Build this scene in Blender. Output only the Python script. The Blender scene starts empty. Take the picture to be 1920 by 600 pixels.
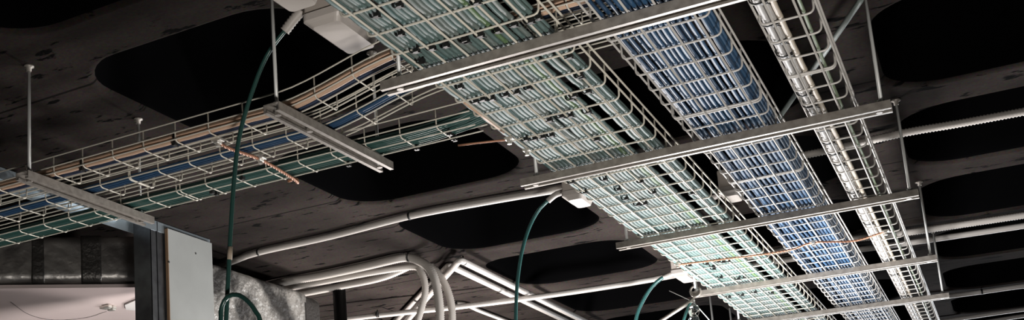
import bpy, bmesh, math, random
from mathutils import Vector, Matrix

random.seed(7)
COL = bpy.context.scene.collection
EYE = 1.6                                  # height of the camera above the floor

# ------------------------------------------------------------------ camera (solved from the photo's three vanishing points)
FPX, PPX, PPY = 2186.995, 568.277, 615.174
ROT = ((0.85505412, 0.51616413, -0.04956847), (-0.14026959, 0.13821226, -0.9804192), (-0.49920626, 0.84526443, 0.19058109))
cam_data = bpy.data.cameras.new('camera')
cam = bpy.data.objects.new('camera', cam_data)
COL.objects.link(cam)
r, d, f = (Vector(v) for v in ROT)
cam.matrix_world = Matrix(((r.x, -d.x, -f.x, 0), (r.y, -d.y, -f.y, 0), (r.z, -d.z, -f.z, EYE), (0, 0, 0, 1)))
cam_data.sensor_width = 36
cam_data.lens = FPX / 1920 * 36
cam_data.shift_x = 0.5 - PPX / 1920
cam_data.shift_y = (PPY - 300) / 1920
cam_data.clip_start = 0.02
bpy.context.scene.camera = cam


def ray(x, y):
    c = Vector(((x - PPX) / FPX, (y - PPY) / FPX, 1))
    return r * c.x + d * c.y + f * c.z


def onz(x, y, z):                          # point of a sight line on a horizontal plane, z measured from the eye
    v = ray(x, y); return v * (z / v.z)


def onx(x, y, X):
    v = ray(x, y); return v * (X / v.x)


def ony(x, y, Y):
    v = ray(x, y); return v * (Y / v.y)


# ------------------------------------------------------------------ materials
def mat(name, col, rough=0.5, metal=0.0, noise=None, bump=None, spec=None, trans=0.0):
    m = bpy.data.materials.new(name); m.use_nodes = True
    nt = m.node_tree; b = nt.nodes['Principled BSDF']
    b.inputs['Base Color'].default_value = (*col, 1)
    b.inputs['Roughness'].default_value = rough
    b.inputs['Metallic'].default_value = metal
    if spec is not None: b.inputs['Specular IOR Level'].default_value = spec
    if trans: b.inputs['Transmission Weight'].default_value = trans
    tc = nt.nodes.new('ShaderNodeTexCoord')
    if noise:                              # (scale, second colour, low, high)
        n = nt.nodes.new('ShaderNodeTexNoise'); n.inputs['Scale'].default_value = noise[0]; n.inputs['Detail'].default_value = 6
        nt.links.new(tc.outputs['Object'], n.inputs['Vector'])
        cr = nt.nodes.new('ShaderNodeValToRGB')
        cr.color_ramp.elements[0].position = noise[2]; cr.color_ramp.elements[1].position = noise[3]
        cr.color_ramp.elements[0].color = (*noise[1], 1); cr.color_ramp.elements[1].color = (*col, 1)
        nt.links.new(n.outputs['Fac'], cr.inputs['Fac']); nt.links.new(cr.outputs['Color'], b.inputs['Base Color'])
    if bump:                               # (scale, strength, distance)
        n2 = nt.nodes.new('ShaderNodeTexNoise'); n2.inputs['Scale'].default_value = bump[0]; n2.inputs['Detail'].default_value = 8
        nt.links.new(tc.outputs['Object'], n2.inputs['Vector'])
        bp = nt.nodes.new('ShaderNodeBump'); bp.inputs['Strength'].default_value = bump[1]; bp.inputs['Distance'].default_value = bump[2]
        nt.links.new(n2.outputs['Fac'], bp.inputs['Height']); nt.links.new(bp.outputs['Normal'], b.inputs['Normal'])
    return m


M = {}
M['wire'] = mat('zinc_wire', (.70, .66, .57), .46, .1)
M['wire_blue'] = mat('bright_zinc_wire', (.60, .575, .54), .44, .15)
M['strut'] = mat('galvanised_steel', (.36, .33, .295), .42, .3, noise=(60, (.25, .225, .20), .35, .65))
M['rod'] = mat('zinc_rod', (.75, .76, .74), .4, .15)
M['green'] = mat('teal_cable_jacket', (.118, .180, .170), .50, spec=.5)
M['green_b'] = mat('dark_teal_cable_jacket', (.095, .165, .16), .50, spec=.5)
M['green_g'] = mat('grey_teal_cable_jacket', (.17, .205, .19), .50, spec=.5)
M['lane_green'] = mat('deep_green_cable_jacket', (.032, .08, .072), .42, spec=.45)
M['lime'] = mat('leaf_green_cable_jacket', (.12, .20, .09), .48, spec=.5)
M['pale_lime'] = mat('pale_green_cable_jacket', (.22, .28, .18), .48)
M['blue'] = mat('blue_cable_jacket', (.034, .095, .19), .42, spec=.35)
M['blue_b'] = mat('dark_blue_cable_jacket', (.022, .06, .125), .42, spec=.35)
M['white_cable'] = mat('white_cable_jacket', (.50, .485, .47), .45)
M['peach'] = mat('peach_cable_jacket', (.62, .42, .30), .45)
M['cream'] = mat('cream_cable_jacket', (.60, .52, .42), .45)
M['navy'] = mat('navy_cable_jacket', (.03, .05, .10), .45)
M['tie'] = mat('black_nylon', (.008, .008, .008), .5)
M['copper'] = mat('copper_braid', (.42, .20, .12), .45, .3)
M['clamp'] = mat('bright_clamp_metal', (.7, .67, .62), .3, .6)
M['pvc'] = mat('white_pvc', (.47, .44, .41), .42)
M['pvc_c'] = mat('corrugated_pvc', (.47, .435, .40), .5)
M['box'] = mat('beige_box_plastic', (.52, .46, .41), .45)
M['box_lid'] = mat('pale_lid_plastic', (.60, .55, .51), .4)
M['hose'] = mat('dark_green_hose', (.022, .068, .058), .28, spec=.6)
M['hose_t'] = mat('teal_hose', (.035, .125, .12), .28, spec=.6)
M['tape'] = mat('beige_tape', (.42, .34, .26), .6)
M['black'] = mat('black_pipe_paint', (.003, .003, .003), .6, spec=.1)
M['board'] = mat('plasterboard_paper', (.37, .38, .37), .8, noise=(4, (.30, .31, .30), .35, .65))
M['board_edge'] = mat('board_edge', (.35, .22, .13), .8)
M['track'] = mat('track_steel', (.40, .46, .50), .35, .6)
M['stud'] = mat('stud_steel', (.20, .21, .22), .35, .8, noise=(25, (.12, .12, .13), .3, .7))
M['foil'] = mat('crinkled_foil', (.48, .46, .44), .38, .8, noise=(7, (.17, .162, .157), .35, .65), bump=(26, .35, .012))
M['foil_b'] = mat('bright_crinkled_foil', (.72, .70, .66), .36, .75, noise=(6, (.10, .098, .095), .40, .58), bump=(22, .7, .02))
M['foil_tape'] = mat('dark_foil_tape', (.10, .095, .09), .35, .7, bump=(70, .5, .008))
M['under'] = mat('pink_floor_reflection', (.74, .62, .60), .6, noise=(3, (.68, .57, .55), .3, .7))  # pink-white colour carries the floor's reflection in the duct underside
M['glint_white'] = mat('glint_white', (.75, .72, .70), .5)  # plain white painted in for bright glints below the duct
M['glass'] = mat('clear_glass', (.95, .97, .95), .05, trans=1.0)
M['floor'] = mat('screed', (.36, .31, .28), .8, noise=(2, (.28, .24, .22), .3, .7))
M['screw'] = mat('screw_black', (.03, .03, .03), .5)


def ceiling_material():
    m = bpy.data.materials.new('stained_concrete'); m.use_nodes = True
    nt = m.node_tree; b = nt.nodes['Principled BSDF']; L = nt.links.new
    tc = nt.nodes.new('ShaderNodeTexCoord')
    n1 = nt.nodes.new('ShaderNodeTexNoise'); n1.inputs['Scale'].default_value = 2.2; n1.inputs['Detail'].default_value = 8
    L(tc.outputs['Object'], n1.inputs['Vector'])
    c1 = nt.nodes.new('ShaderNodeValToRGB')
    c1.color_ramp.elements[0].position = .3; c1.color_ramp.elements[0].color = (.016, .0132, .012, 1)
    c1.color_ramp.elements[1].position = .7; c1.color_ramp.elements[1].color = (.054, .0435, .039, 1)
    L(n1.outputs['Fac'], c1.inputs['Fac'])
    # fine grain
    n3 = nt.nodes.new('ShaderNodeTexNoise'); n3.inputs['Scale'].default_value = 120; n3.inputs['Detail'].default_value = 3
    L(tc.outputs['Object'], n3.inputs['Vector'])
    # black blotches stretched along the boards
    mp = nt.nodes.new('ShaderNodeMapping'); mp.inputs['Scale'].default_value = (8, 20, 1)
    L(tc.outputs['Object'], mp.inputs['Vector'])
    n2 = nt.nodes.new('ShaderNodeTexNoise'); n2.inputs['Scale'].default_value = 1.0; n2.inputs['Detail'].default_value = 7; n2.inputs['Roughness'].default_value = .62
    L(mp.outputs['Vector'], n2.inputs['Vector'])
    c2 = nt.nodes.new('ShaderNodeValToRGB')
    c2.color_ramp.elements[0].position = .59; c2.color_ramp.elements[0].color = (0, 0, 0, 1)
    c2.color_ramp.elements[1].position = .625; c2.color_ramp.elements[1].color = (1, 1, 1, 1)
    L(n2.outputs['Fac'], c2.inputs['Fac'])
    # dark board joints
    br = nt.nodes.new('ShaderNodeTexBrick'); br.inputs['Scale'].default_value = 1.0
    br.inputs['Brick Width'].default_value = 1.8; br.inputs['Row Height'].default_value = .45
    br.inputs['Mortar Size'].default_value = .006; br.inputs['Mortar Smooth'].default_value = .3
    L(tc.outputs['Object'], br.inputs['Vector'])
    mx = nt.nodes.new('ShaderNodeMath'); mx.operation = 'MAXIMUM'
    mu = nt.nodes.new('ShaderNodeMath'); mu.operation = 'MULTIPLY'; mu.inputs[1].default_value = .8
    L(br.outputs['Fac'], mu.inputs[0]); L(c2.outputs['Color'], mx.inputs[0]); L(mu.outputs[0], mx.inputs[1])
    mix = nt.nodes.new('ShaderNodeMixRGB'); mix.inputs['Color2'].default_value = (.002, .002, .002, 1)
    L(mx.outputs[0], mix.inputs['Fac']); L(c1.outputs['Color'], mix.inputs['Color1'])
    mul = nt.nodes.new('ShaderNodeMixRGB'); mul.blend_type = 'MULTIPLY'; mul.inputs['Fac'].default_value = .8
    L(mix.outputs['Color'], mul.inputs['Color1']); L(n3.outputs['Color'], mul.inputs['Color2'])
    L(mul.outputs['Color'], b.inputs['Base Color'])
    b.inputs['Roughness'].default_value = 1.0; b.inputs['Specular IOR Level'].default_value = .03
    bp = nt.nodes.new('ShaderNodeBump'); bp.inputs['Strength'].default_value = .25; bp.inputs['Distance'].default_value = .01
    L(n2.outputs['Fac'], bp.inputs['Height']); L(bp.outputs['Normal'], b.inputs['Normal'])
    return m


M['ceiling'] = ceiling_material()
M['coffer'] = mat('coffer_black', (.0022, .0022, .0024), 1.0, spec=0.0)  # coffer insides near black, apart from the rib concrete


# ------------------------------------------------------------------ scene graph helpers
def world_loc(o):
    v = Vector((0, 0, 0))
    while o is not None:
        v += o.location; o = o.parent
    return v


def tag(o, label, cat, group=None, kind=None):
    o['label'] = label; o['category'] = cat
    if group: o['group'] = group
    if kind: o['kind'] = kind
    return o


def thing(name, loc, label, cat, group=None):
    o = bpy.data.objects.new(name, None); COL.objects.link(o)
    o.empty_display_size = .05
    o.location = (loc[0], loc[1], loc[2] + EYE)
    return tag(o, label, cat, group)


def obj(name, bm, mats, parent=None, loc=None, label=None):
    """Links bm (eye-height coordinates) as one mesh object; with a parent it becomes that thing's part."""
    me = bpy.data.meshes.new(name)
    o = bpy.data.objects.new(name, me); COL.objects.link(o)
    if parent is not None:
        off = world_loc(parent); o.parent = parent
    else:
        if loc is None:
            n = len(bm.verts); c = Vector((0, 0, 0))
            for v in bm.verts: c += v.co
            loc = c / max(n, 1)
        off = Vector((loc[0], loc[1], loc[2] + EYE)); o.location = off
    bmesh.ops.translate(bm, verts=bm.verts, vec=Vector((0, 0, EYE)) - off)
    bm.to_mesh(me); bm.free()
    for m in (mats if isinstance(mats, (list, tuple)) else [mats]): me.materials.append(m)
    if label: o['label'] = label
    return o


def duplicate_part(src, parent, delta):
    o = src.copy(); COL.objects.link(o)
    o.parent = parent; o.location = src.location + Vector(delta)
    return o


# ------------------------------------------------------------------ geometry helpers
def tube(bm, pts, rad, seg=8, mi=0, cap=True):
    pts = [Vector(p) for p in pts]
    n = len(pts)
    t0 = (pts[1] - pts[0]).normalized()
    up = Vector((0, 0, 1)) if abs(t0.z) < .9 else Vector((1, 0, 0))
    u = t0.cross(up).normalized()
    rings = []
    prev = t0
    for i, p in enumerate(pts):
        if i == 0: t = t0
        elif i == n - 1: t = (pts[-1] - pts[-2]).normalized()
        else: t = ((pts[i + 1] - p).normalized() + (p - pts[i - 1]).normalized()).normalized()
        q = prev.rotation_difference(t); u = (q @ u); u = (u - t * u.dot(t)).normalized(); prev = t
        w = t.cross(u)
        rr = rad(i) if callable(rad) else rad
        rings.append([bm.verts.new(p + (u * math.cos(a) + w * math.sin(a)) * rr) for a in (2 * math.pi * k / seg for k in range(seg))])
    for a, b in zip(rings, rings[1:]):
        for k in range(seg):
            fc = bm.faces.new((a[k], a[(k + 1) % seg], b[(k + 1) % seg], b[k])); fc.smooth = True; fc.material_index = mi
    if cap:
        for ring, flip in ((rings[0], False), (rings[-1], True)):
            fc = bm.faces.new(ring if flip else ring[::-1]); fc.material_index = mi
    return bm


def box(bm, lo, hi, mi=0, bevel=0, mtx=None):
    lo, hi = Vector(lo), Vector(hi)
    res = bmesh.ops.create_cube(bm, size=1.0)
    vs = res['verts']
    for v in vs:
        v.co = Vector((lo[i] + (v.co[i] + .5) * (hi[i] - lo[i]) for i in range(3)))
    fs = {fc for v in vs for fc in v.link_faces}
    for fc in fs: fc.material_index = mi
    if bevel:
        es = list({e for v in vs for e in v.link_edges})
        rb = bmesh.ops.bevel(bm, geom=es, offset=bevel, segments=3, profile=.5, affect='EDGES')
        vs = list({v for fc in rb['faces'] for v in fc.verts} | {v for v in vs if v.is_valid})
    if mtx is not None:
        for v in vs: v.co = mtx @ v.co
    return vs


def B(): return bmesh.new()


def tb(pts, rad, seg=8, mi=0):
    return tube(B(), pts, rad, seg, mi)


def smooth_path(pts, step=.02):
    """Catmull-Rom through the points, resampled."""
    P = [Vector(p) for p in pts]
    P = [P[0] * 2 - P[1]] + P + [P[-1] * 2 - P[-2]]
    out = []
    for i in range(1, len(P) - 2):
        a, b, c, e = P[i - 1:i + 3]
        n = max(2, int((c - b).length / step))
        for k in range(n):
            t = k / n
            out.append(.5 * ((2 * b) + (c - a) * t + (2 * a - 5 * b + 4 * c - e) * t * t + (3 * b - a - 3 * c + e) * t ** 3))
    out.append(P[-2])
    return out


def fillet(pts, rad, n=5):
    """Rounds the inner corners of a polyline."""
    P = [Vector(p) for p in pts]; out = [P[0]]
    for a, b, c in zip(P, P[1:], P[2:]):
        u, v = (a - b).normalized(), (c - b).normalized()
        s = b + u * rad; e = b + v * rad
        for k in range(n + 1):
            t = k / n
            out.append(s * (1 - t) ** 2 + b * 2 * t * (1 - t) + e * t * t)
    out.append(P[-1])
    return out


def hexnut(bm, c, rad, h, mi=0):
    ring = [[bm.verts.new((c[0] + rad * math.cos(a), c[1] + rad * math.sin(a), c[2] + s * h / 2)) for a in (k * math.pi / 3 for k in range(6))] for s in (-1, 1)]
    for k in range(6):
        fc = bm.faces.new((ring[0][k], ring[0][(k + 1) % 6], ring[1][(k + 1) % 6], ring[1][k])); fc.material_index = mi
    bm.faces.new(ring[0][::-1]).material_index = mi; bm.faces.new(ring[1]).material_index = mi
    return bm


def noise1(seed):
    rr = random.Random(seed)
    cs = [(rr.uniform(.7, 2.2), rr.uniform(0, 6.28), rr.uniform(.4, 1)) for _ in range(3)]
    return lambda t: sum(a * math.sin(w * t * 2.2 + ph) for w, ph, a in cs) / 2.0


# ------------------------------------------------------------------ the setting
ZC = 1.26                                  # underside of the ribs
def build_ceiling():
    bm = B()
    def quad(a, b_, c, e, mi=0, sm=False):
        fc = bm.faces.new([bm.verts.new(p) for p in (a, b_, c, e)]); fc.material_index = mi; fc.smooth = sm
    P = .9; NA = 8
    xs = [-2.05 + P * k for k in range(0, 7)]
    ys = [1.15 + P * k for k in range(-1, 13)]
    # solid slab along the wall side, and the plain edges round the coffered field
    def slab(x0, y0, x1, y1): quad((x0, y0, ZC), (x0, y1, ZC), (x1, y1, ZC), (x1, y0, ZC))
    slab(-7, ys[0], xs[0], ys[-1])
    def loop(cx, cy, h, rr, z):
        pts = []
        for qx, qy, a0 in ((1, 1, 0), (-1, 1, 90), (-1, -1, 180), (1, -1, 270)):
            for k in range(NA + 1):
                a = math.radians(a0 + 90 * k / NA)
                pts.append(Vector((cx + qx * (h - rr) + rr * math.cos(a), cy + qy * (h - rr) + rr * math.sin(a), z)))
        return pts
    for i in range(len(xs) - 1):
        for j in range(len(ys) - 1):
            cx, cy = xs[i] + P / 2, ys[j] + P / 2
            sq = []
            for qx, qy, a0 in ((1, 1, 0), (-1, 1, 90), (-1, -1, 180), (1, -1, 270)):
                for k in range(NA + 1):
                    if a0 in (0, 180): p = (qx * P / 2, qy * P / 2 * min(1, 2 * k / NA)) if k <= NA / 2 else (qx * P / 2 * (2 - 2 * k / NA), qy * P / 2)
                    else: p = (qx * P / 2 * min(1, 2 * k / NA), qy * P / 2) if k <= NA / 2 else (qx * P / 2, qy * P / 2 * (2 - 2 * k / NA))
                    sq.append(Vector((cx + p[0], cy + p[1], ZC)))
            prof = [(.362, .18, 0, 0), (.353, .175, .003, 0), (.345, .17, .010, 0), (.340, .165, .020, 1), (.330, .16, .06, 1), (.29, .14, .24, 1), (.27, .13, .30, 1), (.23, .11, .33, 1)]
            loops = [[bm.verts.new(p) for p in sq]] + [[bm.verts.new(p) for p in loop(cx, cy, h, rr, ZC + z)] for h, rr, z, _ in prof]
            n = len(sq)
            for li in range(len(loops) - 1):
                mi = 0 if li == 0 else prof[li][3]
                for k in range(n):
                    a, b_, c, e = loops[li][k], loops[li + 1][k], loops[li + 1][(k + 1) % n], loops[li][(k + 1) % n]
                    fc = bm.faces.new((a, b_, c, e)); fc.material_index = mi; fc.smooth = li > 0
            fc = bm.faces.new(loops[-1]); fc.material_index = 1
    bmesh.ops.remove_doubles(bm, verts=bm.verts, dist=1e-5)
    bmesh.ops.recalc_face_normals(bm, faces=bm.faces)
    # slab above, so that the ceiling has its thickness
    box(bm, (-7, ys[0], ZC + .36), (xs[-1], ys[-1], ZC + .5))
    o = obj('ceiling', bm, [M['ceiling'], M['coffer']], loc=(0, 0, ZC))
    tag(o, 'stained dark concrete waffle ceiling with near-black coffers', 'ceiling', kind='structure')


build_ceiling()
bm = B(); box(bm, (-7, -2.5, -EYE - .1), (3.35, 11.95, -EYE))
tag(obj('floor', bm, M['floor'], loc=(0, 0, -EYE)), 'bare beige screed floor', 'floor', kind='structure')

# ------------------------------------------------------------------ struts and threaded rods
ZS = .95                                   # underside of the channel struts
ZT = .9735                                 # axis of the bottom wires of the trays
SW, SH, LIP = .041, .020, .010


def channel(bm, a, b):
    """Slotted C-channel, open side down, from a to b (axis along its underside's middle)."""
    a, b = Vector(a), Vector(b)
    t = (b - a).normalized(); s = t.cross(Vector((0, 0, 1))).normalized(); u = Vector((0, 0, 1))
    w, h, th, l = SW / 2, SH, .0022, LIP
    prof = [(-w + l, 0), (-w, 0), (-w, h), (w, h), (w, 0), (w - l, 0), (w - l, th * 2.4), (w - l + th, th * 2.4), (w - l + th, th), (w - th, th), (w - th, h - th),
            (-w + th, h - th), (-w + th, th), (-w + l - th, th), (-w + l - th, th * 2.4), (-w + l, th * 2.4)]
    rings = [[bm.verts.new(p + s * x + u * z) for x, z in prof] for p in (a, b)]
    n = len(prof)
    for k in range(n):
        bm.faces.new((rings[0][k], rings[0][(k + 1) % n], rings[1][(k + 1) % n], rings[1][k]))
    for ring in rings: bm.faces.new(ring)
    bmesh.ops.recalc_face_normals(bm, faces=bm.faces)
    return bm


def strut(a, b, label, bolts):
    a, b = Vector(a), Vector(b)
    t = thing('channel_strut', ((a + b) / 2), label, 'strut', 'steel channel struts under the trays')
    obj('channel', channel(B(), a, b), M['strut'], t)
    for s in bolts:
        p = a.lerp(b, s)
        n = hexnut(B(), (p.x, p.y, ZS + .003), .008, .008)
        obj('hex_nut', n, M['strut'], t)
    return t


def threaded_rod(x, y, zbot, label, flange=True, rad=.0042, ztop=ZC):
    t = thing('threaded_rod', (x, y, ztop), label, 'hanger rod', 'threaded rods that hang the struts')
    n = 2
    obj('rod', tb([(x, y, ztop), (x, y, zbot)], rad, 10), M['rod'], t)
    if flange:
        bm = B()
        tube(bm, [(x, y, ztop), (x, y, ztop - .004), (x, y, ztop - .006), (x, y, ztop - .016)], lambda i: (.0135, .0135, .007, .0065)[i], 12)
        obj('ceiling_flange', bm, M['strut'], t)
    obj('hex_nut', hexnut(B(), (x, y, ZS + SH + .006), .0085, .008), M['rod'], t)
    return t


STRUTS = [  # far edge Y, left end, right end
    (2.130, -1.016, -.100), (2.962, -1.020, -.112), (3.832, -1.012, -.110), (4.843, -1.000, -.112), (5.702, -1.000, -.109)]
nth = ['strut of the main trays nearest the camera, ending beside the curved side tray', 'second strut of the main trays, just above the middle junction box',
       'third strut of the main trays, in the brightest middle stretch', 'fourth strut of the main trays, meeting the steel hook', 'fifth strut of the main trays, lowest in view']
for i, (yf, x0, x1) in enumerate(STRUTS):
    y = yf - SW / 2
    strut((x0, y, ZS), (x1, y, ZS), 'galvanised channel ' + nth[i], (.04, .97))
    nm = ['first', 'second', 'third', 'fourth', 'fifth'][i]
    if i: threaded_rod(-.132, y, ZS + .004, f'threaded rod at the outer end of the {nm} main strut, beyond the white cable tray')
    threaded_rod(-.979, y, ZS + .004, f'threaded rod at the junction box end of the {nm} main strut')
# the two short struts under the three side trays
strut((-1.262, 2.048, ZS), (-1.248, 2.572, ZS), 'short channel strut under the three narrow side trays, nearest where they bend up', (.05, .3, .93))
strut((-1.992, 2.038, ZS), (-2.008, 2.560, ZS), 'short channel strut under the three narrow side trays, above the plasterboard panel', (.05, .93))
threaded_rod(-1.262, 2.072, ZS + .004, 'threaded rod beside the hanging dark green hose, near end of its strut')
threaded_rod(-1.248, 2.530, ZS + .004, 'threaded rod seen through the bend of the narrow side trays')
threaded_rod(-1.993, 2.065, ZS + .004, 'threaded rod standing free against the dark slab, farthest from the main trays')
threaded_rod(-2.006, 2.520, ZS + .004, 'threaded rod partly behind the peach cables, short in view under a round flange')

# ------------------------------------------------------------------ mesh cable trays
WR = .0024
PITCH = .1057
RAILZ = (ZT + .0250, ZT + .0510)


def straight_tray(name_label, x0, x1, wires, y0, y1, phase, wm, extra=(), gap=None):
    t = thing('mesh_cable_tray', ((x0 + x1) / 2, (y0 + y1) / 2, ZT), name_label, 'cable tray')
    for x in wires:
        obj('bottom_wire', tb([(x, y0, ZT), (x, y1, ZT)], WR), wm, t)
    for k, x in enumerate((x0, x1)):
        for z in RAILZ:
            xo = x + (WR * 2 if k else -WR * 2) * .9
            if gap and k == 0:
                obj('side_rail', tb([(xo, y0, z), (xo, gap[0], z)], WR), wm, t)
                obj('side_rail', tb([(xo, gap[1], z), (xo, y1, z)], WR), wm, t)
            else:
                obj('side_rail', tb([(xo, y0, z), (xo, y1, z)], WR), wm, t)
    zc = ZT + WR * 1.9
    prof = fillet([(x0, 0, RAILZ[1]), (x0, 0, zc), (x1, 0, zc), (x1, 0, RAILZ[1])], .013)
    ys = []
    k = math.ceil((y0 - phase) / PITCH)
    while phase + k * PITCH < y1:
        ys.append(phase + k * PITCH); k += 1
    ys += list(extra)
    src = None
    for y in sorted(ys):
        if src is None:
            src = obj('cross_wire', tb([(p.x, y, p.z) for p in prof], WR), wm, t); ysrc = y
        else:
            duplicate_part(src, t, (0, y - ysrc, 0))
    return t, sorted(ys)


GW = [-.917, -.866, -.815, -.763, -.712, -.661]
BW = [-.542, -.491, -.440, -.389]
TW = [-.268, -.220]
Y0, Y1 = 1.0, 7.3
_, green_ys = straight_tray('wide wire mesh tray packed with teal green cables', -.944, -.634, GW, Y0, Y1, 2.217, M['wire'], gap=(2.385, 2.575))
_, blue_ys = straight_tray('middle wire mesh tray packed with blue cables', -.566, -.366, BW, Y0, Y1, 2.215, M['wire_blue'], extra=(2.757, 3.39))
_, white_ys = straight_tray('narrow wire mesh tray with a white cable bundle and much empty mesh', -.2935, -.1945, TW, Y0, Y1, 2.222, M['wire_blue'], extra=(2.656,))

RISE = .056


def lane_z(x):
    s = min(1, max(0, (x + 1.30) / .34))
    return RISE * s * s * (3 - 2 * s)


def lane_tray(label, y0, y1, xa, xb, rise, phase, doubles=()):
    t = thing('mesh_cable_tray', (-1.6, (y0 + y1) / 2, ZT), label, 'cable tray')
    n = 60
    xs = [xa + (xb - xa) * k / n for k in range(n + 1)]
    zf = lane_z if rise else (lambda x: 0)
    for y in (y0 + .026, y1 - .026):
        obj('bottom_wire', tb([(x, y, ZT + zf(x)) for x in xs], WR * .74), M['wire'], t)
    for k, y in enumerate((y0, y1)):
        for z in (RAILZ + (ZT + .008,) if k == 0 else RAILZ):
            yo = y + (WR * 1.8 if k else -WR * 1.8)
            obj('side_rail', tb([(x, yo, z + zf(x)) for x in xs], WR * .74), M['wire'], t)
    zc = ZT + WR * 1.9
    prof = fillet([(0, y0, RAILZ[1]), (0, y0, zc), (0, y1, zc), (0, y1, RAILZ[1])], .012)
    src = None; px = []
    k = math.ceil((xa - phase) / .0965)
    while phase + k * .0965 < xb: px.append(phase + k * .0965); k += 1
    for x in sorted(px + list(doubles)):
        if src is None:
            src = obj('cross_wire', tb([(x, p.y, p.z + zf(x)) for p in prof], WR * .74), M['wire'], t); x0_ = x
            z0_ = zf(x)
        else:
            duplicate_part(src, t, (x - x0_, 0, zf(x) - z0_))


LANES = [(2.124, 2.226), (2.272, 2.374), (2.440, 2.542)]
lane_tray('narrow mesh side tray with the peach cables, bending up over the wide tray', *LANES[0], -2.75, -.50, True, -1.580)
lane_tray('narrow mesh side tray with the blue cables, between the peach and the green ones', *LANES[1], -2.75, -.50, True, -1.748, (-1.84,))
lane_tray('narrow mesh side tray with green cables that run into the wide tray', *LANES[2], -2.75, -.958, False, -1.914, (-1.805,))

# ------------------------------------------------------------------ cables
def run_cable(name, x, r_, z, amp, seed, m, label, group, xshift=None, sag=.0018, phase=2.217, y0=1.0, y1=7.3, seg=8, lift=0):
    nz0 = noise1(seed // 30); off = (seed % 30) * .075
    nz = lambda t_: nz0(t_ + off)
    nz2 = noise1(seed + 999)
    pts = []; n = int((y1 - y0) / .0264)
    for k in range(n + 1):
        y = y0 + (y1 - y0) * k / n
        u = ((y - phase) / PITCH) % 1
        xx = x + amp * nz(y) + (xshift(y) if xshift else 0)
        pts.append((xx, y, z - sag * math.sin(math.pi * u) ** 2 + abs(nz2(y)) * lift))
    o = obj(name, tb(pts, r_, seg), m, loc=(x, (y0 + y1) / 2, z))
    tag(o, label, 'cable', group)
    return o


zb = ZT + WR * 1.9 + WR                    # top of the cross wires
rg = .00505
lab_g = 'teal green data cable lying lengthwise in the wide mesh tray'
for k in range(21):
    x = -.9335 + k * .01095
    if k == 18: continue
    m = M[random.choice(['green', 'green', 'green_b', 'green_g'])]
    gapshift = (lambda y, kk=k: -.0055 * math.exp(-((y - 1.75) / .25) ** 2) if kk in (4, 5) else (.0055 * math.exp(-((y - 1.7) / .22) ** 2) if kk in (6, 7) else 0))
    hole = (lambda y, kk=k, g=gapshift: g(y) + ((-.0042 if kk < 13 else .0042) * math.exp(-((y - 2.62) / .10) ** 2) * math.exp(-((kk - 12.5) / 4.5) ** 2)))
    run_cable('data_cable', x, rg, zb + rg + .0012, .0025, k, m, lab_g, 'teal cables in the wide tray', hole, sag=.0026)
for k in (18,):
    run_cable('data_cable', -.9335 + k * .01095, rg, zb + rg + .001, .0025, k, M['lime'], 'leaf green data cable among the teal ones in the wide mesh tray', 'leaf green cables in the wide tray', sag=.0022)
for k in range(4):
    x = -.683 + k * .0115
    run_cable('data_cable', x, rg, zb + rg + .001, .0012, 30 + k, M[random.choice(['green', 'green_g'])], lab_g, 'teal cables in the wide tray',
              lambda y, kk=k: -.018 * max(0, min(1, (2.55 - y) / .4)) * (1 if kk < 2 else .25), sag=.0022)
for k in range(12):
    x = -.926 + k * .0182
    run_cable('data_cable', x, rg, zb + rg * 3.1 + .0018, .003, 90 + k, M[random.choice(['green', 'green_b'])], lab_g, 'teal cables in the wide tray', sag=.001, y1=2.30)
for k in range(3):
    run_cable('data_cable', -.677 + k * .0125, rg, zb + rg * 3.1 + .0016, .001, 120 + k, M['green'], lab_g, 'teal cables in the wide tray', sag=.001)

rb = .0046
lab_b = 'blue data cable lying lengthwise in the middle mesh tray'
xb_ = -.556
for k in range(14):
    x = -.5465 + k * .0122
    if k in (2,): continue
    run_cable('data_cable', x, rb, zb + rb + .001, .0058, 210 + k, M[random.choice(['blue', 'blue', 'blue_b'])], lab_b, 'blue cables in the middle tray',
              lambda y, kk=k: -.004 * math.sin(y * 1.7 + kk * .5), sag=.0016, phase=2.215)
for k in range(12):
    x = -.547 + k * .0146
    run_cable('data_cable', x, rb, zb + rb * 3.1 + .0016, .0055, 240 + k, M[random.choice(['blue', 'blue_b'])], lab_b, 'blue cables in the middle tray', sag=.001, phase=2.215)
for k in range(3):
    run_cable('data_cable', -.3865 + k * .0045, rb, zb + rb * 5.2 + k * .0086, .001, 270, M['blue'], lab_b, 'blue cables in the middle tray', sag=.001)

lab_w = 'white cable strapped into the bundle along one side of the narrow tray'
for k, (dx, dz) in enumerate(((.0045, .0012), (.017, .0012), (.0105, .0122), (-.0018, .0128), (.029, .0012))):
    run_cable('power_cable', -.284 + dx, .0058, zb + .006 + dz, .0012, 300, M['cream' if k == 4 else 'white_cable'], lab_w if k < 4 else 'cream cable beside the white bundle in the narrow tray',
              'white cables in the narrow tray' if k < 4 else None, sag=.0025, phase=2.222)
run_cable('data_cable', -.2145, .0036, zb + .0045, .003, 320, M['pale_lime'], 'single green cable next to the inner wire of the narrow tray', None, phase=2.222)


def lane_cable(y, dz, rad, m, label, group, xa=-2.75, xb=-.50, rise=True, seed=0, amp=.002):
    nz = noise1(seed + 500); n = 90
    pts = []
    for k in range(n + 1):
        x = xa + (xb - xa) * k / n
        pts.append((x, y + amp * nz(x), zb + rad + dz + (lane_z(x) if rise else 0) - .0012 * math.sin(math.pi * ((x + 1.58) / .0965 % 1)) ** 2))
    tag(obj('cable', tb(pts, rad, 8), m, loc=(-1.6, y, zb)), label, 'cable', group)


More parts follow.
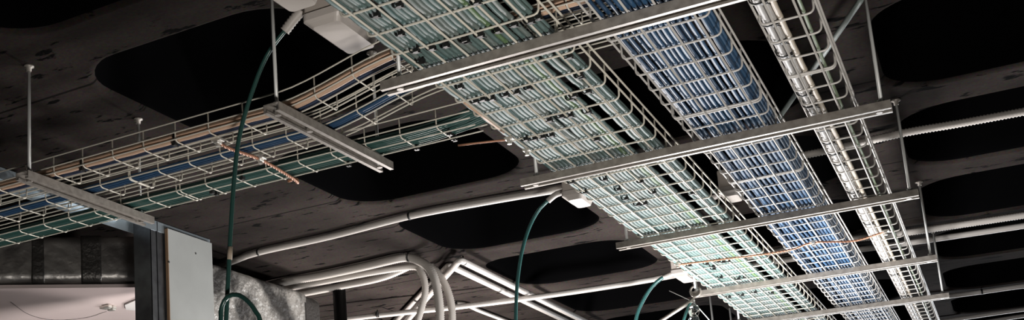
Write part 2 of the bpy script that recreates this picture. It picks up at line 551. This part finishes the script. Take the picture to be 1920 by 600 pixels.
lane_cable(2.140, .001, .0066, M['peach'], 'peach cable along the near wires of the side tray, lower of two', None, seed=1)
lane_cable(2.142, .0148, .0062, M['peach'], 'peach cable on top of the other one in the side tray', None, seed=1)
lane_cable(2.1600, .001, .0056, M['navy'], 'navy cable inside the side tray with the peach cables', None, seed=1)
for k, (dy, dz) in enumerate(((0, 0), (.0098, 0), (.005, .0085), (.0195, 0))):
    lane_cable(2.288 + dy, dz + .001, .0047, M['blue_b'], 'blue data cable in the middle one of the narrow side trays', 'blue cables in the side tray', seed=10, amp=.0015)


def joining_cable(y, z, rad, m, k):
    """Runs along the third side tray, passes the gap in the wide tray's side and turns along that tray."""
    nz = noise1(700 + k)
    pts = [(-2.75 + .1 * i, y + .0004 * nz(-2.75 + .1 * i), z) for i in range(17)]
    xe = -.775 - .0122 * (k % 8) - (.006 if k > 7 else 0)
    pts += [(-1.08, y, z + .001), (-.99, y - .003, z + .008), (-.935, y - .002, z + .018), (xe - .035, y + .012, z + .019), (xe, y + .065, z + .019), (xe, y + .5, z + .018), (xe, 3.4, z + .018)]
    pts = smooth_path(pts, .03)
    tag(obj('data_cable', tb(pts, rad, 8), m, loc=(-1.6, y, z)), 'green data cable in the narrow side tray that feeds the wide tray', 'cable', 'green cables joining the wide tray')


kk = 0
for row, n in ((0, 8), (1, 5)):
    for i in range(n):
        joining_cable(2.4500 + i * .0112 + row * .005, zb + .0050 + row * .0096 + .0008, .0048, M[('lane_green', 'hose', 'lane_green')[i % 3]], kk); kk += 1


# ------------------------------------------------------------------ cable ties
def tie_mesh(u, c, wid=.0055, hx=.0098, hz=.0110):
    """Strap looped round a cable and the wire under it, with its head and cut-off tail; u = direction the loop's plane faces."""
    c = Vector(c); u = Vector(u).normalized(); s = u.cross(Vector((0, 0, 1))).normalized()
    bm = B(); N = 14; rings = []
    for k in range(N):
        a = 2 * math.pi * k / N
        p = c + s * hx * math.cos(a) + Vector((0, 0, hz * math.sin(a)))
        o = (s * math.cos(a) + Vector((0, 0, math.sin(a)))) * .0013
        rings.append([bm.verts.new(p + u * wid / 2 + o), bm.verts.new(p - u * wid / 2 + o), bm.verts.new(p - u * wid / 2 - o), bm.verts.new(p + u * wid / 2 - o)])
    for k in range(N):
        a, b_ = rings[k], rings[(k + 1) % N]
        for q in range(4): bm.faces.new((a[q], b_[q], b_[(q + 1) % 4], a[(q + 1) % 4]))
    bmesh.ops.recalc_face_normals(bm, faces=bm.faces)
    h = c + s * hx * .75 - Vector((0, 0, hz * .85))
    box(bm, h - Vector((.0055, .0055, .004)), h + Vector((.0055, .0055, .004)))
    tube(bm, [h, h - Vector((0, 0, .004)) + s * .004, h - Vector((0, 0, .007)) + s * .010 + u * .003], .0012, 6)
    return bm


def tie_at(px, py, u, label, group, z=ZT + .008):
    p = onz(px, py, ZT)
    tag(obj('cable_tie', tie_mesh(u, (p.x, p.y, z)), M['tie'], loc=p), label, 'cable tie', group)


def zoomed(ox, oy, s, pts): return [(ox + a / s, oy + b / s) for a, b in pts]


GREEN_TIES = (zoomed(820, 140, 3.75, [(150, 90), (255, 192), (305, 176), (375, 172), (467, 146), (545, 128), (632, 97), (775, 322), (860, 296), (610, 457), (670, 452), (730, 440), (792, 428)])
              + zoomed(640, 0, 3.75, [(390, 42), (230, 112), (405, 242), (510, 360), (622, 342), (722, 325), (860, 292), (548, 432)])
              + zoomed(860, 0, 3.75, [(112, 22), (28, 288), (137, 252), (262, 222), (372, 178), (490, 155), (545, 130), (762, 402), (842, 540)])
              + zoomed(1040, 140, 3.75, [(165, 12), (105, 172), (220, 122), (100, 290), (282, 457), (220, 265), (125, 150)])
              + zoomed(960, 290, 3.75, [(410, 195), (640, 175), (740, 245), (790, 310), (500, 265)])
              + zoomed(1180, 290, 3.75, [(72, 192), (160, 268), (430, 272), (100, 345), (50, 352)])
              + zoomed(1160, 440, 3.75, [(610, 205), (660, 240), (692, 188), (760, 185), (710, 300), (832, 310), (872, 298), (490, 215), (655, 222), (725, 190)])
              + zoomed(1360, 440, 3.75, [(20, 440), (110, 425), (200, 405), (320, 410)]))
for i, (a, b_) in enumerate(GREEN_TIES):
    tie_at(a, b_, (.25, 1, 0) if i % 3 else (.45, 1, 0), 'black cable tie round a cable and a cross wire of the wide mesh tray', 'black ties under the wide tray')
for a, b_ in zoomed(1300, 0, 3.75, [(430, 48), (500, 205), (575, 325), (645, 410)]) + zoomed(1480, 140, 3.75, [(82, 165), (128, 245), (215, 410), (265, 500), (305, 575)]) + zoomed(1560, 290, 3.75, [(40, 85), (150, 280), (260, 498)]) + zoomed(1560, 440, 3.75, [(380, 195), (440, 290), (505, 440)]):
    p = onz(a, b_, ZT)
    tag(obj('cable_tie', tie_mesh((0, 1, 0), (-.279, p.y, zb + .010), .004, .0155, .014), M['tie'], loc=p), 'black cable tie round the white bundle of the narrow tray', 'cable tie', 'black ties round the white bundle')
for a, b_, u in ((160, 322, 0), (338, 277, 0), (844, 253, 1), (852, 262, 1), (861, 268, 1), (794, 287, 1), (660, 313, 1), (400, 362, 1), (408, 365, 1), (452, 334, 1)):
    y = 2.149 if not u else onz(a, b_, ZT).y
    p = onz(a, b_, ZT)
    if u:
        tag(obj('cable_tie', tie_mesh((1, .2, 0), (p.x, min(2.535, max(2.45, p.y)), ZT + .010), .004, .010, .012), M['tie'], loc=p), 'black cable tie round the green cables of the side tray', 'cable tie', 'black ties on the green side tray')
    else:
        tag(obj('cable_tie', tie_mesh((1, 0, 0), (p.x, 2.147, ZT + .019), .004, .017, .019), M['tie'], loc=p), 'black cable tie round the peach cables of the side tray', 'cable tie', 'black ties round the peach cables')


# ------------------------------------------------------------------ copper earthing
def braid(bm, pts, rad=.0032):
    pts = smooth_path(pts, .004)
    nrm = []
    for ph in (0, 2.09, 4.19):
        q = []
        for i, p in enumerate(pts):
            t = (pts[min(i + 1, len(pts) - 1)] - pts[max(i - 1, 0)]).normalized()
            u = t.cross(Vector((0, 0, 1))).normalized(); w = t.cross(u)
            a = i * .7 + ph
            q.append(p + (u * math.cos(a) + w * math.sin(a)) * rad * .55)
        tube(bm, q, rad * .62, 6)
    return bm


def clamp_mesh(c, s=.012):
    bm = B(); c = Vector(c)
    box(bm, c - Vector((s, s * .8, .004)), c + Vector((s, s * .8, .002)), bevel=.0015)
    box(bm, c - Vector((s * .45, s * .8, .009)), c + Vector((s * .45, s * .8, -.003)), bevel=.0015)
    hexnut(bm, (c.x, c.y, c.z - .012), .006, .007)
    return bm


zl = ZT - .010
t = thing('copper_earth_braid', (-.6, 4.28, zl), 'long copper earth wire strung across the undersides of the three main trays', 'earth wire')
obj('braid', braid(B(), [(-.925, 4.24, zl), (-.756, 4.268, zl - .002), (-.615, 4.288, zl - .003), (-.531, 4.295, zl), (-.459, 4.245, zl), (-.341, 4.312, zl - .002), (-.237, 4.262, zl)]), M['copper'], t)
for x, y in ((-.917, 4.24), (-.459, 4.245), (-.237, 4.262)):
    obj('clamp', clamp_mesh((x, y, zl + .004)), M['clamp'], t)
t = thing('copper_earth_braid', (-1.475, 2.35, zl), 'short copper earth strap linking the three narrow side trays', 'earth wire')
obj('braid', braid(B(), [(-1.482, 2.155, zl), (-1.480, 2.205, zl - .004), (-1.472, 2.331, zl), (-1.476, 2.476, zl - .006), (-1.492, 2.536, zl - .002), (-1.500, 2.540, zl + .012), (-1.528, 2.548, zl + .013)], .0038), M['copper'], t)
for x, y in ((-1.482, 2.158), (-1.472, 2.325)):
    obj('clamp', clamp_mesh((x, y, zl + .004), .013), M['clamp'], t)
t = thing('copper_earth_wire', (-.935, 2.45, ZT), 'pinkish copper earth wire lying along the near edge of the wide tray', 'earth wire')
obj('wire', tb([(-.9265, y, zb + .0035 - .006) for y in (2.33, 2.45, 2.57)], .0036), M['peach'], t)
obj('wire', tb(smooth_path([(-1.04, 2.552, zl + .002), (-.99, 2.562, zl), (-.93, 2.585, zl)], .02), .0026), M['copper'], t)
obj('clamp', clamp_mesh((-.922, 2.590, zl + .004), .011), M['clamp'], t)
obj('clamp', clamp_mesh((-.918, 2.70, zl + .005), .009), M['clamp'], t)
t = tag(obj('copper_earth_wire', tb([(-.927, 1.0, zb + .004), (-.927, 1.6, zb + .003), (-.925, 1.9, zb + .005), (-.921, 2.05, zb + .006)], .0034), M['copper'], loc=(-.925, 1.5, zb)),
        'orange copper earth wire inside the wide tray beside the large junction boxes', 'earth wire')

# ------------------------------------------------------------------ junction boxes on the ceiling
def junction_box(x0, x1, y0, y1, ztip, label, bend):
    c = ((x0 + x1) / 2, (y0 + y1) / 2, ZC)
    t = thing('junction_box', c, label, 'junction box')
    bm = B(); box(bm, (x0 + .004, y0 + .004, ztip + .030), (x1 - .004, y1 - .004, ZC), bevel=.005)
    obj('housing', bm, M['box'], t)
    # lid: shallow tray with chamfered sides
    bm = B()
    prof = [(0, ztip + .034), (0, ztip + .018), (.010, ztip + .010), (.020, ztip)]
    rings = []
    for ins, z in prof:
        rr = []
        rad = .012
        for qx, qy, a0 in ((1, 1, 0), (-1, 1, 90), (-1, -1, 180), (1, -1, 270)):
            for k in range(5):
                a = math.radians(a0 + 90 * k / 4)
                cx = (x1 - ins * (.35 if qx > 0 else 1) - rad) if qx > 0 else (x0 + ins + rad)
                cy = (y1 - ins * .35 - rad) if qy > 0 else (y0 + ins * .35 + rad)
                rr.append(bm.verts.new((cx + rad * math.cos(a), cy + rad * math.sin(a), z)))
        rings.append(rr)
    n = len(rings[0])
    for a, b_ in zip(rings, rings[1:]):
        for k in range(n): bm.faces.new((a[k], b_[k], b_[(k + 1) % n], a[(k + 1) % n]))
    bm.faces.new(rings[-1]); bm.faces.new(rings[0][::-1])
    bmesh.ops.recalc_face_normals(bm, faces=bm.faces)
    obj('lid', bm, M['box_lid'], t)
    for sx in (.3, .7):
        bm = B(); yy = y0 + (y1 - y0) * sx
        box(bm, (x1 - .006, yy - .008, ztip + .018), (x1 + .004, yy + .008, ztip + .045), bevel=.002)
        obj('latch', bm, M['box'], t)
    return t


junction_box(-1.190, -1.094, 2.075, 2.262, 1.132, 'large beige junction box under the ceiling beside the wide tray, whole in view', 0)
junction_box(-1.186, -1.094, 1.800, 1.999, 1.132, 'large beige junction box cut off by the top of the picture', 0)
junction_box(-1.168, -1.094, 3.745, 3.874, 1.134, 'small beige junction box where the long ceiling conduit ends, below the second strut', 0)
junction_box(-1.168, -1.090, 5.235, 5.400, 1.134, 'pale junction box at the edge of the brightest stretch of the wide tray', 0)
junction_box(-.735, -.665, 4.16, 4.27, 1.16, 'beige junction box on the rib, glimpsed between the wide tray and the blue one', 0)


# ------------------------------------------------------------------ hoses and conduits
def corrugated(bm, pts, rad, depth=.0016, pitch=.0075, seg=14):
    pts = smooth_path(pts, pitch / 2)
    # resample evenly
    L = [0]
    for a, b_ in zip(pts, pts[1:]): L.append(L[-1] + (b_ - a).length)
    n = int(L[-1] / (pitch / 2)); out = []; j = 0
    for k in range(n + 1):
        s = L[-1] * k / n
        while j < len(L) - 2 and L[j + 1] < s: j += 1
        out.append(pts[j].lerp(pts[j + 1], (s - L[j]) / max(1e-9, L[j + 1] - L[j])))
    return tube(bm, out, lambda i: rad + (depth / 2 if i % 2 else -depth / 2), seg)


# dark green hose hanging from the large box
P = [ony(x, y, 2.092) for x, y in ((562, 22), (540, 50), (500, 105), (470, 180), (448, 260), (438, 350), (432, 440), (428, 520), (424, 600), (421, 680))]
t = thing('hanging_hose', P[0], 'dark green hose hanging from the large junction box in front of the side trays', 'hose')
obj('hose', tb(smooth_path(P[1:], .02), .0052, 12), M['hose'], t)
bm = B(); corrugated(bm, [P[0] + Vector((.006, 0, .002)), P[0].lerp(P[1], .5), P[1] + (P[2] - P[1]) * .15], .0115, .0018)
obj('corrugated_sleeve', bm, M['pvc_c'], t)
bm = B(); q = ony(431.5, 463, 2.092); q2 = ony(430.5, 487, 2.092); tube(bm, [q, q2], .0058, 12)
obj('tape_band', bm, M['tape'], t)
Q = [ony(x, y, 2.075) for x, y in ((418, 680), (414, 600), (416, 575), (427, 556), (447, 553), (466, 566), (480, 585), (489, 605), (500, 680))]
tag(obj('hose_loop', tb(smooth_path(Q, .012), .0052, 12), M['hose'], loc=Q[3]), 'dark green hose looped back on itself beside the plasterboard panel', 'hose')

P = [ony(x, y, 3.80) for x, y in ((1062, 358), (1044, 364), (1034, 371), (1012, 391), (993, 425), (979, 470), (971, 520), (968, 560), (967, 600), (967, 680))]
t = thing('hanging_hose', P[0], 'teal hose hanging in an arc from the small box below the second strut', 'hose')
obj('hose', tb(smooth_path(P[2:], .02), .0062, 12), M['hose_t'], t)
obj('sleeve', tb(smooth_path(P[:4][:3] + [P[2].lerp(P[3], .3)], .02), .0105, 12), M['pvc'], t, label='white end sleeve')
P = [ony(x, y, 5.30) for x, y in ((1268, 510), (1254, 516), (1240, 522), (1222, 538), (1206, 563), (1194, 592), (1186, 640))]
t = thing('hanging_hose', P[0], 'teal hose curving down from the pale box by the brightest cables', 'hose')
obj('hose', tb(smooth_path(P[1:], .02), .0085, 12), M['hose_t'], t)
obj('sleeve', tb(P[:2] + [P[1].lerp(P[2], .7)], .012, 12), M['pvc'], t, label='white end sleeve')


def strap_ring(c, axis, rad, wid=.008):
    bm = B(); c = Vector(c); a = Vector(axis).normalized()
    tube(bm, [c - a * wid / 2, c + a * wid / 2], rad, 14)
    u = Vector((0, 0, 1))
    tube(bm, [c + u * rad * .8, c + u * (rad + .010)], .003, 6)
    return bm


def conduit(name, pts, rad, label, group=None, straps=(), corr=False, m=None):
    pts = [Vector(p) for p in pts]
    mid = pts[len(pts) // 2]
    t = thing(name, mid, label, 'conduit', group)
    if corr: bm = B(); corrugated(bm, pts, rad, .0028, .0095)
    else: bm = tb(pts, rad, 14)
    obj('pipe', bm, m or (M['pvc_c'] if corr else M['pvc']), t)
    for p, ax in straps:
        obj('strap', strap_ring(p, ax, rad + .0018), M['tie'], t, label='black strap')
    return t


SX = Vector((1, 0, 0))
zA = 1.243
a, b_ = onz(437, 490, zA), onz(1058, 353, zA)
mid1, mid2 = onz(768, 405, zA), onz(485, 473, zA)
A = smooth_path([a + (a - mid2) * 1.2, a, mid2, onz(620, 443, zA), mid1, onz(900, 380, zA), b_], .05)
conduit('ceiling_conduit', A, .0135, 'long white conduit across the coffers into the small box below the second strut', straps=((mid1, SX), (mid2, SX)))
a, b_ = onz(650, 598, 1.180), onz(1266, 516, 1.180)
conduit('ceiling_conduit', smooth_path([a + (a - b_) * .4, a, onz(870, 574, 1.180), onz(1040, 552, 1.180), onz(1180, 531, 1.180), b_], .08), .0135, 'white conduit crossing behind the corrugated pipes into the pale box', straps=((onz(708, 590, 1.180), SX),))
# pair with elbows
def on(z, pts): return [onz(x, y, z) for x, y in pts]
E1 = on(1.211, [(745, 622), (790, 562), (822, 526), (862, 487), (940, 532), (1020, 568), (1090, 600), (1130, 619)])
conduit('elbowed_conduit', fillet([E1[0], E1[3], E1[-1]], .035, 6), .0150, 'white rigid conduit with an elbow behind the corrugated pipes, upper of the pair', straps=((E1[3].lerp(E1[4], .08), E1[4] - E1[3]),))
E2 = on(1.243, [(722, 622), (770, 560), (800, 530), (842, 497), (900, 528), (1000, 573), (1058, 600), (1100, 620)])
conduit('elbowed_conduit', fillet([E2[0], E2[3], E2[-1]], .035, 6), .0150, 'white rigid conduit with an elbow, lower of the pair beside the corrugated pipes')
E3 = on(1.243, [(856, 570), (875, 572), (900, 583), (960, 606), (1000, 622)])
conduit('elbowed_conduit', smooth_path(E3, .03), .0105, 'thin white conduit running down under the coffers from a small fitting', straps=((E3[0], SX),))
E4 = on(1.243, [(650, 607), (685, 603), (706, 602), (716, 605), (722, 612)])
conduit('elbowed_conduit', smooth_path(E4, .03), .012, 'short bent white conduit at the lower edge near the black column')
# corrugated pipes: along the ceiling, then turning down
zk = 1.236
T1 = on(zk, [(470, 544), (530, 529), (600, 517), (680, 500), (740, 486), (766, 483)])
n1 = T1[-1]
def down(p, px): return [ony(x, y, p.y) for x, y in px]
T1 = T1 + down(n1, [(785, 489), (801, 499), (813, 518), (820, 545), (824, 575), (825, 610), (825, 680)])
conduit('corrugated_pipe', T1, .0185, 'thick white corrugated pipe arching down, foremost of the bundle', 'corrugated pipes below the slab', straps=((n1, SX),), corr=True)
T2 = on(1.232, [(480, 552), (540, 540), (620, 525), (700, 510), (760, 499)])
n2 = T2[-1] + Vector((0, .03, 0))
T2 = T2[:-1] + down(n2, [(775, 500), (789, 510), (796, 528), (797, 550), (791, 575), (783, 602), (760, 680)])
conduit('corrugated_pipe', T2, .0150, 'white corrugated pipe of the bundle that slants back under the slab', 'corrugated pipes below the slab', corr=True)
T3 = on(1.238, [(470, 566), (550, 553), (640, 536), (720, 519), (776, 503)])
n3 = T3[-1] + Vector((0, .07, 0))
T3 = T3[:-1] + down(n3, [(790, 491), (812, 503), (829, 524), (841, 550), (847, 578), (848, 612), (848, 680)])
conduit('corrugated_pipe', T3, .0165, 'white corrugated pipe arching down behind the foremost one', 'corrugated pipes below the slab', corr=True)
# conduits beyond the narrow tray
zr = 1.235
def cross_conduit(pxs, rad, label, corr=False, straps=(), z=zr):
    pts = on(z, pxs)
    conduit('ceiling_conduit', smooth_path(pts, .1) if not corr else pts, rad, label, None, [(onz(x, y, z), SX) for x, y in straps], corr)
cross_conduit([(1492, 294), (1560, 280), (1690, 250), (1800, 231), (1920, 209), (2000, 195)], .0125, 'ribbed beige conduit crossing under the coffers beyond the second strut', corr=True)
cross_conduit([(1330, 494), (1440, 474), (1560, 453), (1690, 437), (1800, 421), (1920, 403), (2000, 391)], .0150, 'thick beige conduit of the pair crossing behind the third strut', corr=True)
cross_conduit([(1330, 510), (1440, 492), (1560, 475), (1690, 457), (1800, 441), (1920, 423), (2000, 411)], .0135, 'smooth white conduit of the pair crossing behind the third strut')
cross_conduit([(1700, 563), (1790, 554), (1850, 546), (1920, 536), (2000, 526)], .0130, 'white conduit with a black strap near the lower corner', straps=((1841, 547),))
cross_conduit([(1700, 611), (1790, 599), (1850, 590), (1920, 580), (2000, 569)], .0120, 'white conduit lowest but one near the lower corner')
cross_conduit([(1780, 613), (1850, 603), (1920, 592), (2000, 580)], .0120, 'white conduit lowest of all near the lower corner')
# pieces seen between the wide tray and the blue tray
conduit('conduit_stub', on(1.225, [(1338, 360), (1360, 345), (1400, 316)]), .0060, 'thin pale green pipe glimpsed between the wide tray and the blue one', m=M['green_g'])
conduit('conduit_stub', on(1.20, [(1335, 372), (1355, 362), (1400, 338)]), .0105, 'beige pipe leaving the box between the wide tray and the blue one')
bp_ = on(1.20, [(1618, -8), (1612, 3), (1536, 113), (1460, 222), (1440, 250)])
conduit('slanting_conduit', bp_, .0072, 'thin grey green pipe slanting behind the narrow tray and the blue one', m=M['green_g'])

# ------------------------------------------------------------------ column, hook, far rods
c1 = onz(635, 531, ZC)
tag(obj('column', tb([(c1.x, c1.y, ZC), (c1.x, c1.y, -EYE)], .031, 20), M['black'], loc=(c1.x, c1.y, -EYE)), 'slim black steel column under the slab behind the corrugated pipes', 'column', kind='structure')

yk = 4.80
k0 = ony(1303, 560, yk)
t = thing('pipe_hook', (k0.x, yk, ZC), 'bright steel hook and slanting pipe at the end of the fourth strut', 'hook')
c = ony(1304, 546, yk)
ring = [c + Vector((math.cos(a) * .020, 0, math.sin(a) * .022)) for a in [math.radians(100 + k * 25) for k in range(13)]]
obj('hook_ring', tb(ring, .0045, 8), M['strut'], t)
obj('hanger', tb([(c.x, yk, ZC), (c.x, yk, c.z + .012)], .0035, 8), M['rod'], t)
obj('pipe', tb([ony(1302, 561, yk), ony(1272, 580, yk), ony(1238, 602, yk), ony(1200, 626, yk)], .0075, 10), M['strut'], t)
obj('stay_wire', tb([ony(1255, 545, yk + .02), ony(1300, 566, yk), ony(1330, 600, yk + .02)], .0016, 6), M['rod'], t)
obj('hose', tb(smooth_path([ony(1296, 562, yk), ony(1290, 578, yk), ony(1282, 600, yk), ony(1276, 640, yk)], .02), .006, 10), M['hose_t'], t)
pts = [ony(1301, y, yk - .01) for y in (563, 570, 574, 580, 588, 592, 598, 606, 620, 626)]
rr = (.004, .006, .018, .022, .020, .016, .021, .023, .020, .012)
obj('jar', tube(B(), pts, lambda i: rr[i], 18), M['glass'], t, label='clear ribbed jar')
for x, y, lab in ((1331, 556, 'thin pale rod hanging beyond the steel hook'), (1368, 578, 'thin pale rod hanging at the edge of the wide tray near the lower border')):
    p = onz(x, y, ZC)
    tag(obj('drop_rod', tb([(p.x, p.y, ZC), (p.x, p.y, .55)], .0055, 8), M['rod'], loc=(p.x, p.y, ZC)), lab, 'rod')

# ------------------------------------------------------------------ partition frame with its plasterboard, and the ducts beyond
XW = -2.2
t = thing('partition_frame', (XW, 2.85, -EYE), 'unfinished metal partition frame with one plasterboard strip below the side trays', 'partition')
bm = B(); zt0, zt1 = 1.030, 1.064
box(bm, (XW - .075, 1.9, zt1 - .002), (XW, 3.135, zt1)); box(bm, (XW - .002, 1.9, zt0), (XW, 3.135, zt1)); box(bm, (XW - .075, 1.9, zt0), (XW - .073, 3.135, zt1))
obj('top_track', bm, M['track'], t, label='pale blue grey steel top track')
bm = B()
y0_, y1_ = 2.815, 2.892
box(bm, (XW - .070, y0_, -EYE), (XW - .002, y0_ + .002, zt1 - .003))
for a_, b2 in ((0, .026), (.030, .034), (.037, .060)):
    box(bm, (XW - .004, y0_ + a_, -EYE), (XW - .002 + (.002 if a_ == .03 else 0), y0_ + b2, zt1 - .003))
box(bm, (XW - .010, y0_ + .025, -EYE), (XW - .008, y0_ + .04, zt1 - .003))
box(bm, (XW - .070, y1_ - .002, -EYE), (XW - .002, y1_, zt1 - .003))
obj('jamb_stud', bm, M['stud'], t, label='dark steel jamb stud')
bm = B(); box(bm, (XW - .070, 3.09, -EYE), (XW - .002, 3.13, zt1 - .003)); obj('jamb_stud', bm, M['stud'], t)
bm = B(); box(bm, (XW + .0005, 2.886, -EYE), (XW + .0125, 3.128, 1.046), bevel=.0012)
pb = obj('plasterboard', bm, [M['board']], t, label='pale grey plasterboard strip')
bm = B(); box(bm, (XW + .001, 2.8845, -EYE), (XW + .012, 2.8862, 1.045)); obj('paper_edge', bm, M['board_edge'], pb, label='brown paper edge')
for x, y in ((317, 491), (367, 475)):
    p = onx(x, y, XW + .0128)
    obj('screw', tb([p + Vector((-.003, 0, 0)), p + Vector((.0004, 0, 0))], .0035, 10), M['screw'], pb)


def crinkle(bm, amp, seed):
    from mathutils import noise
    for v in bm.verts:
        v.co += v.normal * amp * (.6 * noise.noise(v.co * 9 + Vector((seed, 0, 0))) + .35 * noise.noise(v.co * 30))


def duct(name, a, b, wid, zlo, zhi, seed, n=60, lip=.03):
    """Foil wrapped rectangular duct whose front top edge runs from a to b; wid = depth away from the viewer."""
    a, b = Vector(a), Vector(b)
    t_ = (b - a).normalized(); s = Vector((0, 0, 1)).cross(t_).normalized()
    if s.dot(a) < 0: s = -s                 # away from the eye
    prof = []
    for (u, z, a0) in ((lip, zhi - lip, 90), (lip, zlo + lip, 180)):
        for k in range(7):
            an = math.radians(a0 + 90 * k / 6); prof.append((u + lip * math.cos(an), z + lip * math.sin(an)))
        if a0 == 90:
            for k in range(1, 14): prof.append((0, zhi - lip - (zhi - zlo - 2 * lip) * k / 14))
    for k in range(1, 8): prof.append((lip + (wid - lip) * k / 8, zlo))
    prof += [(wid, zlo), (wid, zhi)]
    for k in range(1, 8): prof.append((wid - (wid - lip) * k / 8, zhi))
    bm = B(); rings = []
    for i in range(n + 1):
        p = a.lerp(b, i / n)
        rings.append([bm.verts.new((p.x + s.x * u, p.y + s.y * u, z)) for u, z in prof])
    m_ = len(prof)
    for q, w in zip(rings, rings[1:]):
        for k in range(m_):
            fc = bm.faces.new((q[k], q[(k + 1) % m_], w[(k + 1) % m_], w[k])); fc.smooth = True
    bm.faces.new(rings[0]); bm.faces.new(rings[-1])
    bmesh.ops.recalc_face_normals(bm, faces=bm.faces); bm.normal_update()
    crinkle(bm, .004, seed)
    return bm, s, t_


a, b_ = onz(0, 440, 1.10), onz(285, 440, 1.10)
dA = (b_ - a).normalized()
a0, b0 = a - dA * .14, b_ + dA * .03
t = thing('foil_duct', (a0 + b0) / 2, 'dark foil wrapped duct seen through the partition opening, with a pale underside', 'duct')
bm, s, tt = duct('duct', a0, b0, .62, .935, 1.10, 3)
obj('foil_wrap', bm, M['foil'], t)
# board under it, reflected floor light put into its pale pink
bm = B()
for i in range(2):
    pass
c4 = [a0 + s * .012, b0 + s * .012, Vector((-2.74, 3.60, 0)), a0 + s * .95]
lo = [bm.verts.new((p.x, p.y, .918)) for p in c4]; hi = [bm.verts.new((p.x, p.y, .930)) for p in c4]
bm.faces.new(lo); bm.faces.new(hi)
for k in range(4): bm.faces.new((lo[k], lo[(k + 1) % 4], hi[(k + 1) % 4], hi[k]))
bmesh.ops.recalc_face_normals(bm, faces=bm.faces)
und = obj('painted_underside', bm, M['under'], t, label='pale pinkish underside with painted floor reflection')
bm = B(); q4 = [onz(x, y, .914) for x, y in ((234, 571), (262, 559), (292, 560), (292, 585), (236, 580))]
lo = [bm.verts.new((p.x, p.y, .912)) for p in q4]; hi = [bm.verts.new((p.x, p.y, .9178)) for p in q4]
bm.faces.new(lo); bm.faces.new(hi)
for k in range(5): bm.faces.new((lo[k], lo[(k + 1) % 5], hi[(k + 1) % 5], hi[k]))
bmesh.ops.recalc_face_normals(bm, faces=bm.faces)
obj('glint_sheet', bm, M['glint_white'], t, label='bright white glint painted under the duct')
bm = B(); c = onz(205, 577, .910)
for k in range(5):
    q = c + Vector((random.uniform(-.03, .03), random.uniform(-.02, .02), random.uniform(-.002, .004)))
    box(bm, q - Vector((.014, .010, .006)), q + Vector((.014, .010, .006)), bevel=.004)
obj('foil_clip', bm, M['clamp'], t, label='crumpled shiny clip')
obj('seam', tube(B(), smooth_path([onz(x, y, .9165) for x, y in ((20, 566), (55, 590), (100, 600), (160, 596), (200, 584))], .03), .0007, 6), M['foil_tape'], t, label='dark crease')
L_ = (b0 - a0).length
def band(fa, fb, m, name, lab):
    bm, _, _ = duct('band', a0.lerp(b0, fa) - s * .002, a0.lerp(b0, fb) - s * .002, .624, .934, 1.102, 9, n=8)
    obj(name, bm, m, t, label=lab)
band(.36, .42, M['foil_tape'], 'tape_band', 'dark tape band'); band(.60, .70, M['foil_tape'], 'tape_band', 'dark tape band')

a, b_ = Vector((-2.6, 3.62, 1.172)), Vector((-2.6, 4.44, 1.160))
t = thing('foil_duct', (a + b_) / 2, 'bright crinkled foil duct running back behind the plasterboard strip', 'duct')
bm, s, tt = duct('duct', a, b_, .40, .60, 1.168, 21, n=90, lip=.035)
obj('foil_wrap', bm, M['foil_b'], t)
bm, _, _ = duct('duct', Vector((-2.6, 4.43, 1.165)), Vector((-2.6, 4.56, 1.155)), .40, .60, 1.160, 33, n=12, lip=.05)
obj('end_band', bm, M['foil_tape'], t, label='dark taped end')

# ------------------------------------------------------------------ light
def area(name, loc, target, size, power, col=(1, 1, 1), spread=180):
    l = bpy.data.lights.new(name, 'AREA'); l.shape = 'DISK'; l.size = size; l.energy = power; l.color = col
    l.spread = math.radians(spread)
    o = bpy.data.objects.new(name, l); COL.objects.link(o)
    o.location = (loc[0], loc[1], loc[2] + EYE)
    o.rotation_euler = (Vector(target) - Vector(loc)).to_track_quat('-Z', 'Y').to_euler()
    return o


area('site_lamp', (-.80, 4.50, -.05), (-.78, 4.45, 1), .35, 58, (1, .985, .98))
area('site_lamp', (-2.3, 5.6, .0), (-2.2, 5.0, 1.2), .40, 78, (1, .93, .90))
area('site_lamp', (-.9, 3.3, -1.2), (-2.5, 3.0, .4), .40, 13, (1, .96, .93), 80)
area('camera_side_fill', (.5, .2, -1.2), (-.6, 2.4, .95), .5, 10.5, (1, .95, .89), 70)  # unseen fill added to lift the faces turned towards the camera
l = area('far_window_daylight', (-.2, 10.5, -.3), (-.4, 3.5, .95), 1.0, 105, (.93, .96, 1))
l.data.shape = 'RECTANGLE'; l.data.size = 2.6; l.data.size_y = .9

w = bpy.data.worlds.new('world'); bpy.context.scene.world = w; w.use_nodes = True
w.node_tree.nodes['Background'].inputs[0].default_value = (.75, .8, .9, 1)
w.node_tree.nodes['Background'].inputs[1].default_value = .007

sc = bpy.context.scene
sc.view_settings.view_transform = 'Standard'; sc.view_settings.look = 'None'
sc.view_settings.exposure = 0; sc.view_settings.gamma = 1; sc.view_settings.use_curve_mapping = False
